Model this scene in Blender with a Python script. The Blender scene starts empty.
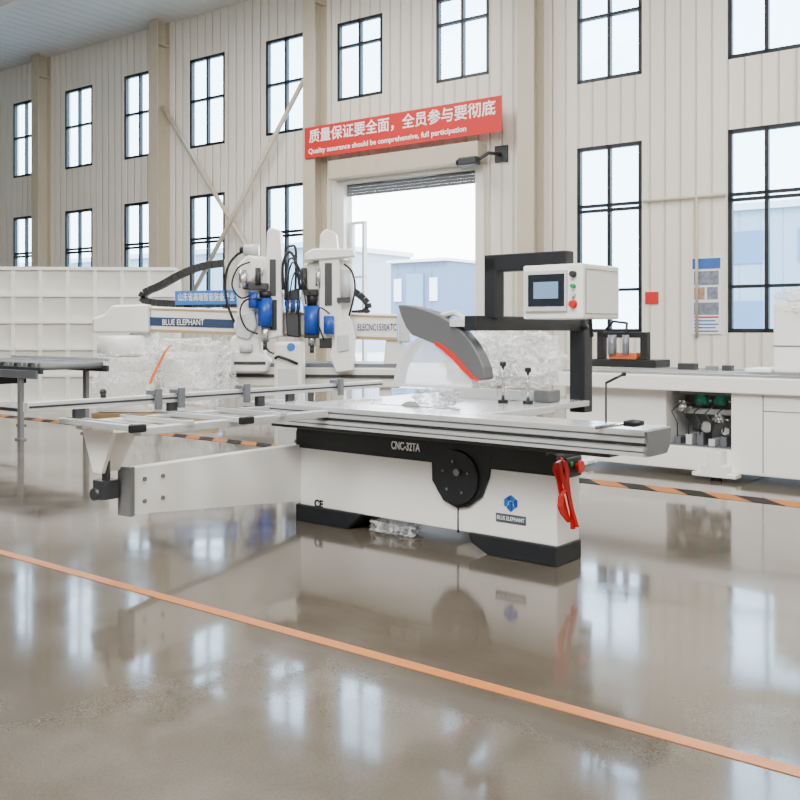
import bpy, bmesh, math, random
from mathutils import Vector, Matrix, noise
random.seed(4)
COL = bpy.context.scene.collection
H = 1.35; F = 950.0; HY = 330.0; CX = 400.0

# ---------------------------------------------------------------- frames
class Fr:
    def __init__(s, ox, oy, rot):
        s.o = Vector((ox, oy)); s.r = rot
        s.X = Vector((math.cos(rot), math.sin(rot))); s.Y = Vector((-math.sin(rot), math.cos(rot)))
    def w(s, x, y, z=0.0):
        p = s.o + s.X * x + s.Y * y
        return Vector((p.x, p.y, z))
    def px(s, px, py, y=0.0):            # photo point on the plane y=const -> (x, z)
        d = (px - CX) / F
        a = s.o + s.Y * y
        x = (d * a.y - a.x) / (s.X.x - d * s.X.y)
        k = a.y + x * s.X.y
        return (x, H - (py - HY) / F * k)
    def pxx(s, px, py, x=0.0):           # on the plane x=const -> (y, z)
        d = (px - CX) / F
        a = s.o + s.X * x
        y = (d * a.y - a.x) / (s.Y.x - d * s.Y.y)
        k = a.y + y * s.Y.y
        return (y, H - (py - HY) / F * k)
    def pz(s, px, py, z=0.0):            # on the plane z=const -> (x, y)
        k = F * (H - z) / (py - HY)
        p = Vector(((px - CX) / F * k, k)) - s.o
        return (p.dot(s.X), p.dot(s.Y))

RM = math.atan2(-0.640, 0.768)
M = Fr(0.8886, 5.411, RM)
W = Fr(0.0, 22.0, math.atan2(-0.590, 0.807))
R = Fr(3.015, 8.55, RM)
GYD = 14.8
G = Fr(-130/950*GYD, GYD, 0.0)
GS = GYD/13.5
P = Fr(-7.0, 17.8, math.radians(4))
K = Fr(-4.95, 11.9, RM)
Z0 = Fr(0, 0, 0)

# ---------------------------------------------------------------- mesh builder
class MB:
    def __init__(s): s.bm = bmesh.new()
    def _bev(s, verts, b, seg=2):
        if b > 0:
            es = list({e for v in verts for e in v.link_edges})
            bmesh.ops.bevel(s.bm, geom=es, offset=b, segments=seg, affect='EDGES', profile=0.6)
    def box(s, x0, x1, y0, y1, z0, z1, b=0.0):
        if x1 < x0: x0, x1 = x1, x0
        if y1 < y0: y0, y1 = y1, y0
        if z1 < z0: z0, z1 = z1, z0
        m = Matrix.Translation(((x0+x1)/2, (y0+y1)/2, (z0+z1)/2)) @ Matrix.Diagonal((x1-x0, y1-y0, z1-z0, 1))
        r = bmesh.ops.create_cube(s.bm, size=1, matrix=m)
        b = min(b, 0.45*min(x1-x0, y1-y0, z1-z0))
        s._bev(r['verts'], b)
        return s
    def prism(s, pts, a, b, axis='y', bev=0.0):
        def mk(p, t):
            if axis == 'y': return (p[0], t, p[1])
            if axis == 'x': return (t, p[0], p[1])
            return (p[0], p[1], t)
        v0 = [s.bm.verts.new(mk(p, a)) for p in pts]
        v1 = [s.bm.verts.new(mk(p, b)) for p in pts]
        n = len(pts)
        fs = [s.bm.faces.new(v0), s.bm.faces.new(v1[::-1])]
        for i in range(n):
            fs.append(s.bm.faces.new((v0[i], v1[i], v1[(i+1) % n], v0[(i+1) % n])))
        bmesh.ops.recalc_face_normals(s.bm, faces=fs)
        s._bev(v0+v1, bev, 1)
        return s
    def tube(s, pts, r, n=10, closed=False):
        pts = [Vector(p) for p in pts]
        rr = r if isinstance(r, (list, tuple)) else [r]*len(pts)
        up = None; rings = []
        for i, p in enumerate(pts):
            t = (pts[min(i+1, len(pts)-1)] - pts[max(i-1, 0)])
            if t.length < 1e-9: t = Vector((0, 0, 1))
            t.normalize()
            if up is None:
                up = Vector((0, 0, 1)) if abs(t.z) < 0.9 else Vector((1, 0, 0))
            sd = t.cross(up); sd.normalize(); up = sd.cross(t); up.normalize()
            rings.append([s.bm.verts.new(p + (sd*math.cos(2*math.pi*k/n) + up*math.sin(2*math.pi*k/n))*rr[i]) for k in range(n)])
        fs = []
        for i in range(len(rings)-1):
            for k in range(n):
                f = s.bm.faces.new((rings[i][k], rings[i+1][k], rings[i+1][(k+1) % n], rings[i][(k+1) % n]))
                f.smooth = n > 6; fs.append(f)
        fs.append(s.bm.faces.new(rings[0])); fs.append(s.bm.faces.new(rings[-1][::-1]))
        bmesh.ops.recalc_face_normals(s.bm, faces=fs)
        return s
    def cyl(s, p, q, r, n=24): return s.tube([p, q], r, n)
    def ball(s, c, r, sc=(1, 1, 1), sub=3):
        m = Matrix.Translation(c) @ Matrix.Diagonal((r*sc[0], r*sc[1], r*sc[2], 1))
        q = bmesh.ops.create_icosphere(s.bm, subdivisions=sub, radius=1, matrix=m)
        for v in q['verts']:
            for f in v.link_faces: f.smooth = True
        return s
    def blob(s, c, rad, seed=0, amp=0.18, freq=2.5, sub=4, flat=None, e=0.6, smooth=True):
        q = bmesh.ops.create_icosphere(s.bm, subdivisions=sub, radius=1)
        for v in q['verts']:
            d = v.co.normalized()
            d2 = Vector([math.copysign(abs(t)**e, t) for t in d])
            cre = abs(noise.noise(d*freq*2.2+Vector((seed*3.1, 5, 2))))
            k = 1 + amp*(noise.noise(d*freq+Vector((seed*7.3, seed, 0))) + 0.5*noise.noise(d*freq*3+Vector((seed, 3, 1))) - 0.9*cre)
            v.co = Vector((c[0]+d2.x*rad[0]*k, c[1]+d2.y*rad[1]*k, c[2]+d2.z*rad[2]*k))
            if flat is not None and v.co.z < flat: v.co.z = flat
            for f in v.link_faces: f.smooth = smooth
        return s
    def ribbon(s, pts, wv, w, th):
        pts = [Vector(p) for p in pts]; wv = Vector(wv).normalized()
        rows = []
        for i, p in enumerate(pts):
            t = (pts[min(i+1, len(pts)-1)] - pts[max(i-1, 0)]).normalized()
            nn = t.cross(wv).normalized()
            rows.append([s.bm.verts.new(p + wv*a*w/2 + nn*b*th/2) for a, b in ((-1, -1), (1, -1), (1, 1), (-1, 1))])
        fs = []
        for i in range(len(rows)-1):
            for k in range(4):
                fs.append(s.bm.faces.new((rows[i][k], rows[i+1][k], rows[i+1][(k+1) % 4], rows[i][(k+1) % 4])))
        fs.append(s.bm.faces.new(rows[0])); fs.append(s.bm.faces.new(rows[-1][::-1]))
        bmesh.ops.recalc_face_normals(s.bm, faces=fs)
        return s

INFO = {}
def thing(name, label, cat, fr, base=(0, 0, 0), group=None, kind=None):
    o = bpy.data.objects.new(name, None); COL.objects.link(o)
    o.empty_display_size = 0.1
    o.location = fr.w(*base); o.rotation_euler = (0, 0, fr.r)
    if label: o['label'] = label
    if cat: o['category'] = cat
    if group: o['group'] = group
    if kind: o['kind'] = kind
    INFO[o.name] = (fr, Vector(base))
    return o
def part(name, mb, mat, parent, label=None):
    fr, base = INFO[parent.name]
    me = bpy.data.meshes.new(name)
    bmesh.ops.translate(mb.bm, verts=mb.bm.verts, vec=-base)
    mb.bm.to_mesh(me); mb.bm.free()
    me.materials.append(mat)
    o = bpy.data.objects.new(name, me); COL.objects.link(o); o.parent = parent
    INFO[o.name] = (fr, base)
    if label: o['label'] = label
    return o
def solo(name, mb, mat, fr, base=(0, 0, 0), label=None, cat=None, group=None, kind=None):
    me = bpy.data.meshes.new(name)
    bmesh.ops.translate(mb.bm, verts=mb.bm.verts, vec=-Vector(base))
    mb.bm.to_mesh(me); mb.bm.free(); me.materials.append(mat)
    o = bpy.data.objects.new(name, me); COL.objects.link(o)
    o.location = fr.w(*base); o.rotation_euler = (0, 0, fr.r)
    INFO[o.name] = (fr, Vector(base))
    if label: o['label'] = label
    if cat: o['category'] = cat
    if group: o['group'] = group
    if kind: o['kind'] = kind
    return o
def struct(name, mb, mat, fr, base=(0, 0, 0)): return solo(name, mb, mat, fr, base, kind='structure')
def text(s, size, at, parent, mat, face='-y', name='lettering', align='CENTER', width=None, ext=0.0008, bold=0.0):
    fr, base = INFO[parent.name]
    cu = bpy.data.curves.new('t', 'FONT'); cu.body = s; cu.size = size; cu.extrude = ext; cu.offset = bold
    cu.align_x = align; cu.align_y = 'CENTER'; cu.resolution_u = 3
    ob = bpy.data.objects.new('t', cu); COL.objects.link(ob)
    bpy.context.view_layer.update()
    dg = bpy.context.evaluated_depsgraph_get()
    me = bpy.data.meshes.new_from_object(ob.evaluated_get(dg))
    bpy.data.objects.remove(ob)
    me.name = name
    if width and len(me.vertices):
        xs = [v.co.x for v in me.vertices]; k = width/max(1e-6, max(xs)-min(xs))
        me.transform(Matrix.Diagonal((k, 1, 1, 1)))
    m = Matrix.Rotation(math.pi/2, 4, 'X')
    if face == '+x': m = Matrix.Rotation(math.pi/2, 4, 'Z') @ m
    me.transform(Matrix.Translation(Vector(at)-base) @ m)
    me.materials.clear(); me.materials.append(mat)
    o = bpy.data.objects.new(name, me); COL.objects.link(o); o.parent = parent
    INFO[o.name] = (fr, base)
    return o

# ---------------------------------------------------------------- materials
def mat(name, col, rough=0.5, metal=0.0, var=0.05, scale=6.0, bump=0.0, bscale=20.0, alpha=1.0, emit=0.0, coat=0.0):
    m = bpy.data.materials.new(name); m.use_nodes = True
    nt = m.node_tree; bs = nt.nodes['Principled BSDF']
    tc = nt.nodes.new('ShaderNodeTexCoord'); ns = nt.nodes.new('ShaderNodeTexNoise')
    ns.inputs['Scale'].default_value = scale; ns.inputs['Detail'].default_value = 4
    nt.links.new(tc.outputs['Object'], ns.inputs['Vector'])
    mx = nt.nodes.new('ShaderNodeMix'); mx.data_type = 'RGBA'
    mx.inputs[6].default_value = (*[c*(1-var) for c in col], 1)
    mx.inputs[7].default_value = (*[min(1, c*(1+var)) for c in col], 1)
    nt.links.new(ns.outputs['Fac'], mx.inputs[0]); nt.links.new(mx.outputs[2], bs.inputs['Base Color'])
    bs.inputs['Roughness'].default_value = rough; bs.inputs['Metallic'].default_value = metal
    bs.inputs['Alpha'].default_value = alpha
    if coat: bs.inputs['Coat Weight'].default_value = coat; bs.inputs['Coat Roughness'].default_value = 0.08
    if emit:
        bs.inputs['Emission Color'].default_value = (*col, 1); bs.inputs['Emission Strength'].default_value = emit
    if bump:
        n2 = nt.nodes.new('ShaderNodeTexNoise'); n2.inputs['Scale'].default_value = bscale; n2.inputs['Detail'].default_value = 3
        nt.links.new(tc.outputs['Object'], n2.inputs['Vector'])
        bp = nt.nodes.new('ShaderNodeBump'); bp.inputs['Strength'].default_value = bump; bp.inputs['Distance'].default_value = 0.05
        nt.links.new(n2.outputs['Fac'], bp.inputs['Height']); nt.links.new(bp.outputs['Normal'], bs.inputs['Normal'])
    return m

white = mat('white_paint', (0.84, 0.83, 0.80), 0.35, var=0.02, coat=0.15)
cream = mat('cream_paint', (0.77, 0.75, 0.69), 0.4, var=0.03)
cream2 = mat('cream_steel', (0.50, 0.44, 0.34), 0.5, var=0.06)
black = mat('charcoal_paint', (0.007, 0.009, 0.012), 0.5, var=0.1)
blackp = mat('black_plastic', (0.004, 0.004, 0.005), 0.5, var=0.1)
dgrey = mat('dark_grey', (0.024, 0.026, 0.030), 0.45, var=0.08)
mgrey = mat('mid_grey', (0.15, 0.155, 0.16), 0.4, var=0.08)
guardg = mat('guard_grey', (0.095, 0.098, 0.105), 0.45, var=0.06)
alu = mat('aluminium', (0.66, 0.67, 0.68), 0.3, 0.6, var=0.04, scale=30)
alud = mat('dark_aluminium', (0.17, 0.18, 0.20), 0.4, 0.5, var=0.05)  # darker metal for bolts, caps, seams and small fittings
tabletop = mat('ground_table', (0.66, 0.67, 0.69), 0.22, 0.45, var=0.06, scale=9)
silver = mat('silver', (0.6, 0.6, 0.6), 0.25, 0.9, var=0.05)
red = mat('red_plastic', (0.60, 0.006, 0.005), 0.35, var=0.12)
redban = mat('red_banner_cloth', (0.56, 0.010, 0.008), 0.6, var=0.06, scale=2)
blue = mat('blue_paint', (0.006, 0.06, 0.38), 0.35, var=0.1)
bluel = mat('light_blue', (0.015, 0.17, 0.52), 0.35, var=0.1)
navy = mat('navy_plate', (0.012, 0.035, 0.10), 0.35, var=0.1)
platem = mat('grey_blue_plate', (0.065, 0.08, 0.105), 0.35, var=0.1)
tan = mat('tan_stripe', (0.40, 0.28, 0.13), 0.4, var=0.06)
teal = mat('teal_motor', (0.015, 0.24, 0.17), 0.35, var=0.1)
orange = mat('orange_tape', (0.42, 0.145, 0.03), 0.4, var=0.2, scale=14)
rust = mat('orange_equipment', (0.42, 0.09, 0.02), 0.45, var=0.2)
orangep = mat('orange_strap_cloth', (0.80, 0.16, 0.02), 0.5, var=0.1)
lett = mat('white_lettering', (0.9, 0.9, 0.9), 0.5, var=0.01)
dlett = mat('dark_lettering', (0.004, 0.005, 0.008), 0.6, var=0.01)
blett = mat('blue_lettering', (0.004, 0.018, 0.14), 0.5, var=0.01)
screen = mat('dark_screen', (0.006, 0.010, 0.018), 0.15, var=0.2)
scrl = mat('screen_glow', (0.16, 0.28, 0.42), 0.2, emit=0.2)
green = mat('green_button', (0.01, 0.3, 0.07), 0.35)
paper = mat('paper', (0.74, 0.76, 0.80), 0.6, var=0.03)
pblue = mat('poster_blue', (0.03, 0.11, 0.40), 0.5, var=0.1)
pphoto = mat('poster_photo', (0.18, 0.20, 0.26), 0.5, var=0.8, scale=14)
pphoto2 = mat('poster_photo_warm', (0.40, 0.25, 0.17), 0.5, var=0.7, scale=16)
frameb = mat('window_black', (0.005, 0.007, 0.011), 0.45)
hoodm = mat('hood_plastic', (0.56, 0.58, 0.59), 0.25, var=0.05)
ext_ground = mat('yard_concrete', (0.40, 0.40, 0.39), 0.8)
ext_white = mat('white_facade', (0.60, 0.62, 0.65), 0.7)
ext_blue = mat('blue_facade', (0.12, 0.19, 0.30), 0.6, var=0.12, scale=1.2)
foam = mat('white_foam_sheet', (0.82, 0.82, 0.80), 0.4, var=0.06, bump=0.25, bscale=9)

def film_mat(name, a, b=0.4, col=(0.92, 0.93, 0.94), rough=0.08):
    # clear creased sheet: mostly transparent, with bright glossy creases
    m = mat(name, col, rough, 0, var=0.03, bump=b, bscale=9, alpha=a)
    nt = m.node_tree; bs = nt.nodes['Principled BSDF']
    tc = nt.nodes.new('ShaderNodeTexCoord'); n = nt.nodes.new('ShaderNodeTexNoise'); n.inputs['Scale'].default_value = 5
    n.inputs['Detail'].default_value = 3; n.inputs['Distortion'].default_value = 1.5
    nt.links.new(tc.outputs['Object'], n.inputs['Vector'])
    sb = nt.nodes.new('ShaderNodeMath'); sb.operation = 'SUBTRACT'; sb.inputs[1].default_value = 0.5
    ab = nt.nodes.new('ShaderNodeMath'); ab.operation = 'ABSOLUTE'
    nt.links.new(n.outputs['Fac'], sb.inputs[0]); nt.links.new(sb.outputs[0], ab.inputs[0])
    mr = nt.nodes.new('ShaderNodeMapRange'); mr.inputs['From Min'].default_value = 0.0; mr.inputs['From Max'].default_value = 0.07
    mr.inputs['To Min'].default_value = min(1, a*2.4); mr.inputs['To Max'].default_value = a*0.6
    nt.links.new(ab.outputs[0], mr.inputs['Value']); nt.links.new(mr.outputs['Result'], bs.inputs['Alpha'])
    return m
film = film_mat('clear_film', 0.20)
filmw = film_mat('milky_film', 0.32)
hoodc = mat('clear_hood_plastic', (0.78, 0.80, 0.82), 0.12, var=0.04, alpha=0.48)

def ribbed(name, col, pitch=0.25):
    m = mat(name, col, 0.55, var=0.04, scale=0.5)
    nt = m.node_tree; bs = nt.nodes['Principled BSDF']
    tc = nt.nodes.new('ShaderNodeTexCoord'); sx = nt.nodes.new('ShaderNodeSeparateXYZ')
    nt.links.new(tc.outputs['Object'], sx.inputs[0])
    md = nt.nodes.new('ShaderNodeMath'); md.operation = 'PINGPONG'; md.inputs[1].default_value = pitch/2
    nt.links.new(sx.outputs['X'], md.inputs[0])
    mr = nt.nodes.new('ShaderNodeMapRange'); mr.inputs['From Min'].default_value = 0.0; mr.inputs['From Max'].default_value = 0.035
    nt.links.new(md.outputs[0], mr.inputs['Value'])
    bp = nt.nodes.new('ShaderNodeBump'); bp.inputs['Strength'].default_value = 1.0; bp.inputs['Distance'].default_value = 0.03
    nt.links.new(mr.outputs['Result'], bp.inputs['Height']); nt.links.new(bp.outputs['Normal'], bs.inputs['Normal'])
    return m
wallm = ribbed('cream_ribbed_sheet', (0.76, 0.72, 0.635), 0.30)
roofrib = ribbed('roof_sheet', (0.80, 0.80, 0.79), 0.4)
extrib = ribbed('blue_sheet_facade', (0.09, 0.14, 0.23), 0.9)
extrib2 = ribbed('grey_sheet_facade', (0.28, 0.33, 0.39), 0.9)

glassm = bpy.data.materials.new('window_glass'); glassm.use_nodes = True
nt = glassm.node_tree; nt.nodes.clear()
o_ = nt.nodes.new('ShaderNodeOutputMaterial'); mx = nt.nodes.new('ShaderNodeMixShader'); t_ = nt.nodes.new('ShaderNodeBsdfTransparent'); g_ = nt.nodes.new('ShaderNodeBsdfGlossy')
t_.inputs['Color'].default_value = (0.76, 0.87, 0.94, 1); g_.inputs['Roughness'].default_value = 0.05; mx.inputs[0].default_value = 0.06
nt.links.new(t_.outputs[0], mx.inputs[1]); nt.links.new(g_.outputs[0], mx.inputs[2]); nt.links.new(mx.outputs[0], o_.inputs[0])

# floor
floorm = bpy.data.materials.new('polished_concrete'); floorm.use_nodes = True
nt = floorm.node_tree; bs = nt.nodes['Principled BSDF']
tc = nt.nodes.new('ShaderNodeTexCoord')
def nz_(sc, det=5, ro=0.55, dist=0.0):
    n = nt.nodes.new('ShaderNodeTexNoise'); n.inputs['Scale'].default_value = sc; n.inputs['Detail'].default_value = det
    n.inputs['Roughness'].default_value = ro; n.inputs['Distortion'].default_value = dist
    nt.links.new(tc.outputs['Object'], n.inputs['Vector']); return n
n1 = nz_(0.7, 6, 0.6, 0.2); n2 = nz_(90, 2); n4 = nz_(3.2, 4, 0.5, 0.2)
cr = nt.nodes.new('ShaderNodeValToRGB')
cr.color_ramp.elements[0].position = 0.30; cr.color_ramp.elements[0].color = (0.082, 0.069, 0.053, 1)
cr.color_ramp.elements[1].position = 0.70; cr.color_ramp.elements[1].color = (0.130, 0.112, 0.089, 1)
nt.links.new(n1.outputs['Fac'], cr.inputs['Fac'])
def mul(a, n, lo, p0, p1):
    mxc = nt.nodes.new('ShaderNodeMix'); mxc.data_type = 'RGBA'; mxc.blend_type = 'MULTIPLY'; mxc.inputs[0].default_value = 1.0
    c2 = nt.nodes.new('ShaderNodeValToRGB'); c2.color_ramp.elements[0].position = p0; c2.color_ramp.elements[0].color = (lo, lo*0.98, lo*0.96, 1)
    c2.color_ramp.elements[1].position = p1; c2.color_ramp.elements[1].color = (1, 1, 1, 1)
    nt.links.new(n.outputs['Fac'], c2.inputs['Fac']); nt.links.new(a, mxc.inputs[6]); nt.links.new(c2.outputs['Color'], mxc.inputs[7])
    return mxc.outputs[2]
o1 = mul(cr.outputs['Color'], n2, 0.88, 0.38, 0.55)
o2 = mul(o1, n4, 0.90, 0.36, 0.60)
nt.links.new(o2, bs.inputs['Base Color'])
mr = nt.nodes.new('ShaderNodeMapRange'); mr.inputs['From Min'].default_value = 0.3; mr.inputs['From Max'].default_value = 0.7
mr.inputs['To Min'].default_value = 0.07; mr.inputs['To Max'].default_value = 0.14
nt.links.new(n4.outputs['Fac'], mr.inputs['Value']); nt.links.new(mr.outputs['Result'], bs.inputs['Roughness'])
bs.inputs['IOR'].default_value = 1.5
bs.inputs['Coat Weight'].default_value = 0.25; bs.inputs['Coat Roughness'].default_value = 0.05
n3 = nz_(2.2, 1, 0.5)
bp = nt.nodes.new('ShaderNodeBump'); bp.inputs['Strength'].default_value = 0.05; bp.inputs['Distance'].default_value = 0.02
nt.links.new(n3.outputs['Fac'], bp.inputs['Height']); nt.links.new(bp.outputs['Normal'], bs.inputs['Normal']); nt.links.new(bp.outputs['Normal'], bs.inputs['Coat Normal'])

haz = mat('hazard_tape', (0.6, 0.3, 0.1), 0.4)
nt = haz.node_tree; bs = nt.nodes['Principled BSDF']
tc = nt.nodes.new('ShaderNodeTexCoord'); sx = nt.nodes.new('ShaderNodeSeparateXYZ'); nt.links.new(tc.outputs['Object'], sx.inputs[0])
ad = nt.nodes.new('ShaderNodeMath'); ad.operation = 'ADD'; nt.links.new(sx.outputs['X'], ad.inputs[0]); nt.links.new(sx.outputs['Y'], ad.inputs[1])
md = nt.nodes.new('ShaderNodeMath'); md.operation = 'PINGPONG'; md.inputs[1].default_value = 0.26; nt.links.new(ad.outputs[0], md.inputs[0])
gt = nt.nodes.new('ShaderNodeMath'); gt.operation = 'GREATER_THAN'; gt.inputs[1].default_value = 0.13; nt.links.new(md.outputs[0], gt.inputs[0])
mm = nt.nodes.new('ShaderNodeMix'); mm.data_type = 'RGBA'; mm.inputs[6].default_value = (0.010, 0.009, 0.008, 1); mm.inputs[7].default_value = (0.34, 0.125, 0.03, 1)
nt.links.new(gt.outputs[0], mm.inputs[0]); nt.links.new(mm.outputs[2], bs.inputs['Base Color'])
bs.inputs['Specular IOR Level'].default_value = 0.1; bs.inputs['Roughness'].default_value = 0.6

# ================================================================ SETTING
struct('floor', MB().box(-32, 18, -27, 0.2, -0.2, 0), floorm, W)
struct('ceiling', MB().box(-32, 18, -27, 0.2, 10.0, 10.2), roofrib, W)
struct('wall_left', MB().box(-32.2, -32, -27, 0.2, 0, 10), cream, W)
struct('wall_right', MB().box(18, 18.2, -27, 0.2, 0, 10), cream, W)
struct('wall_front', MB().box(-32, 18, -27.2, -27, 0, 10), cream, W)
WC = [3.6, 6.5, 9.35, 12.25, 15.1, 18.0, 20.9, -5.16, -8.2, -11.0]
ops = []
for t in WC:
    ops.append((-t-0.69, -t+0.69, 1.30, 5.05)); ops.append((-t-0.69, -t+0.69, 6.35, 8.8))
for t in (1.2, -1.7): ops.append((-t-0.69, -t+0.69, 6.9, 8.8))
D0, D1, DZ = -1.59, 2.11, 4.85
ops.append((D0, D1, 0.0, DZ))
xs = sorted({-32.0, 18.0, *[o[0] for o in ops], *[o[1] for o in ops]})
mb = MB()
for a, b in zip(xs[:-1], xs[1:]):
    c = (a+b)/2; zz = 0.0
    for o in sorted([o for o in ops if o[0] < c < o[1]], key=lambda q: q[2]):
        if o[2] > zz: mb.box(a, b, 0, 0.2, zz, o[2])
        zz = o[3]
    mb.box(a, b, 0, 0.2, zz, 10)
struct('wall_back', mb, wallm, W)
k = 0
for o in ops[:-1]:
    k += 1
    x0, x1, z0, z1 = o
    t = thing('window_%d' % k, None, None, W, ((x0+x1)/2, 0.05, z0), kind='structure')
    f = MB(); e = 0.075; y0, y1 = 0.0, 0.1
    f.box(x0, x0+e, y0, y1, z0, z1).box(x1-e, x1, y0, y1, z0, z1).box(x0, x1, y0, y1, z0, z0+e).box(x0, x1, y0, y1, z1-e, z1)
    c = (x0+x1)/2; f.box(c-.035, c+.035, y0, y1, z0, z1)
    hs = (z0+0.85, z0+2.45, z0+2.55) if z1-z0 > 3 else (z0+1.3,)
    for h in hs: f.box(x0, x1, y0, y1, h-.03, h+.03)
    part('window_frame', f, frameb, t)
    part('pane', MB().box(x0+e, x1-e, 0.06, 0.066, z0+e, z1-e), glassm, t)
for i, t in enumerate((19.6, 13.86, 8.19, 2.41, -3.53, -9.4)):
    m = MB(); x = -t
    m.box(x-.19, x+.19, -.46, -.43, 0, 10).box(x-.19, x+.19, -.03, 0, 0, 10).box(x-.015, x+.015, -.43, -.03, 0, 10)
    m.box(x-.19, x+.19, -.43, -.40, 5.9, 6.0).box(x-.19, x+.19, -.45, -.0, 9.3, 9.34)
    struct('trim_%d' % (i+1), m, cream2, W, (x, 0, 0))
m = MB(); m.tube([(-8.1, -.2, 7.6), (-2.5, -.2, .7)], .06, 10); m.tube([(-2.5, -.28, 7.8), (-8.1, -.28, .6)], .06, 10)
struct('trim_7', m, cream2, W, (-5.3, -.2, 0))
m = MB(); m.tube([(x, -.06, 3.85) for x in (5.9, 6.4, 7.5)], .03, 8); m.tube([(6.95, -.06, 3.85), (6.95, -.06, 1.2)], .03, 8)
struct('trim_8', m, cream2, W, (6.9, 0, 1.2))
for i, yy in enumerate((-4, -10, -16)):
    m = MB(); m.box(-32, 18, yy-.12, yy+.12, 9.65, 10)
    struct('trim_%d' % (i+9), m, cream, W, (0, yy, 9.65))
d = thing('door_1', None, None, W, ((D0+D1)/2, 0, 0), kind='structure')
m = MB(); m.box(D0-.22, D0, -.12, .2, 0, DZ).box(D1, D1+.22, -.12, .2, 0, DZ).box(D0-.22, D1+.22, -.12, .2, DZ, DZ+.12)
part('door_frame', m, cream, d)
m = MB(); m.box(D0-.25, D1+.25, -.42, -.02, DZ+.1, DZ+.55, .03)
part('roller_box', m, cream2, d)
m = MB()
for j in range(4): m.box(D0, D1, .02, .06, DZ-.28+.07*j, DZ-.28+.07*j+.062)
part('rolled_shutter', m, mgrey, d)
m = MB(); m.box(D0+.05, D0+.11, .06, .18, 0, 3.95).box(D0+.42, D0+.48, .06, .18, 0, 3.95).box(D0+.05, D0+.48, .08, .16, 3.9, 3.96).box(D0+.05, D0+.48, .08, .16, 2.6, 2.65)
part('side_gate', m, hoodm, d)

solo('floor_yard', MB().box(-60, 60, .2, 70, -.3, -.05), ext_ground, W, (0, 10, -.3), kind='structure')
b = thing('warehouse', 'blue grey sheet metal warehouse seen through the open roller door', 'building', W, (-10.9, 16, -.05))
part('wall', MB().box(-12.2, -9.2, 16, 22, -.05, 4.3), extrib, b)
part('roof', MB().box(-12.3, -9.1, 15.8, 22, 4.3, 4.42), ext_white, b)
for x in (-11.8, -9.9): part('window', MB().box(x-.2, x+.2, 15.95, 16.02, 2.6, 3.6), ext_white, b)
part('gate', MB().box(-11.3, -10.4, 15.9, 16.02, 0, 3.8), ext_blue, b)
b = thing('office_building', 'pale building with blue windows outside the right hand windows', 'building', W, (6, 24, -.05))
part('wall', MB().box(-3.5, 25, 24, 34, -.05, 6.5), extrib2, b)
part('roof', MB().box(-3.7, 25.2, 23.8, 34, 6.5, 6.8), ext_white, b)
for x in range(-3, 25, 3):
    for z in (1.2, 4.2): part('window', MB().box(x, x+1.6, 23.95, 24.05, z, z+1.4), ext_blue, b)
b = thing('factory_hall', 'long grey blue factory hall outside the left hand windows', 'building', W, (-35, 24, -.05))
part('wall', MB().box(-60, -24, 24, 34, -.05, 6.2), extrib2, b)
part('roof', MB().box(-60.3, -23.7, 23.7, 34, 6.2, 6.5), ext_white, b)

bn = thing('banner', 'long red banner with white Chinese and English writing above the roller door', 'banner', W, (0, -.5, 5.58))
part('cloth', MB().box(-2.50, 3.0, -.505, -.495, 5.50, 6.25), redban, bn)
text('质量保证要全面，全员参与要彻底', .34, (.25, -.509, 6.0), bn, lett, name='lettering', width=5.2, bold=.005)
text('Quality assurance should be comprehensive, full participation', .17, (-.12, -.509, 5.66), bn, lett, width=4.5, bold=.003)

ps = thing('poster', 'blue and white notice poster on the wall between the two right hand windows', 'poster', W, (6.75, -.02, 2.0))
x0, z1 = W.px(692, 258, 0); x1, z0 = W.px(722, 334, 0)
part('board', MB().box(x0, x1, -.03, 0, z0, z1), paper, ps)
hh = z1-z0
part('header', MB().box(x0+.02, x1-.02, -.036, -.03, z1-.15*hh, z1-.02), pblue, ps)
part('photo_print', MB().box(x0+.05, x1-.05, -.036, -.03, z1-.36*hh, z1-.18*hh), pphoto, ps)
for c in range(2):
    a = x0+.05+c*(x1-x0-.07)/2
    part('photo_print', MB().box(a, a+(x1-x0)/2-.08, -.036, -.03, z1-.55*hh, z1-.39*hh), (pphoto2, pphoto)[c], ps)
part('photo_print', MB().box(x0+.05, x1-.05, -.036, -.03, z1-.75*hh, z1-.59*hh), pphoto, ps)
part('text_line', MB().box(x0+.05, x1-.05, -.036, -.03, z0+.21*hh, z0+.23*hh), redban, ps)
for r in range(4): part('text_line', MB().box(x0+.05, x1-.05-.06*(r % 2), -.036, -.03, z0+.03*hh+r*.045*hh, z0+.045*hh+r*.045*hh), pblue, ps)

def plate(name, label, cat, px0, px1, py0, py1, mt, y=-.03):
    a, zt = W.px(px0, py0, y); b2, zb = W.px(px1, py1, y)
    solo(name, MB().box(a, b2, y, min(0, y+.03), zb, zt, .005), mt, W, ((a+b2)/2, y, zb), label, cat)
plate('wall_sign', 'small red sign on the wall right of the tall window', 'sign', 645, 658, 292, 304, redban)
plate('notice_sheet', 'small white notice sheet on the column right of the door', 'notice', 524, 534, 265, 283, paper, -.49)

cam_ = thing('wall_camera', 'dark surveillance camera on a bracket above right side of door', 'camera', W, (2.0, -.3, 5.0))
a, z = W.px(476, 163, -.5)
part('housing', MB().box(a-.32, a+.12, -.72, -.5, z-.06, z+.12, .03), dgrey, cam_)
part('lens', MB().cyl((a-.32, -.61, z+.03), (a-.40, -.61, z+.03), .07), blackp, cam_)
part('bracket', MB().tube([(a, -.6, z), (a+.25, -.4, z+.2), (a+.35, 0, z+.22)], .04).box(a+.2, a+.5, -.06, 0, z+.05, z+.4), dgrey, cam_)

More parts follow.
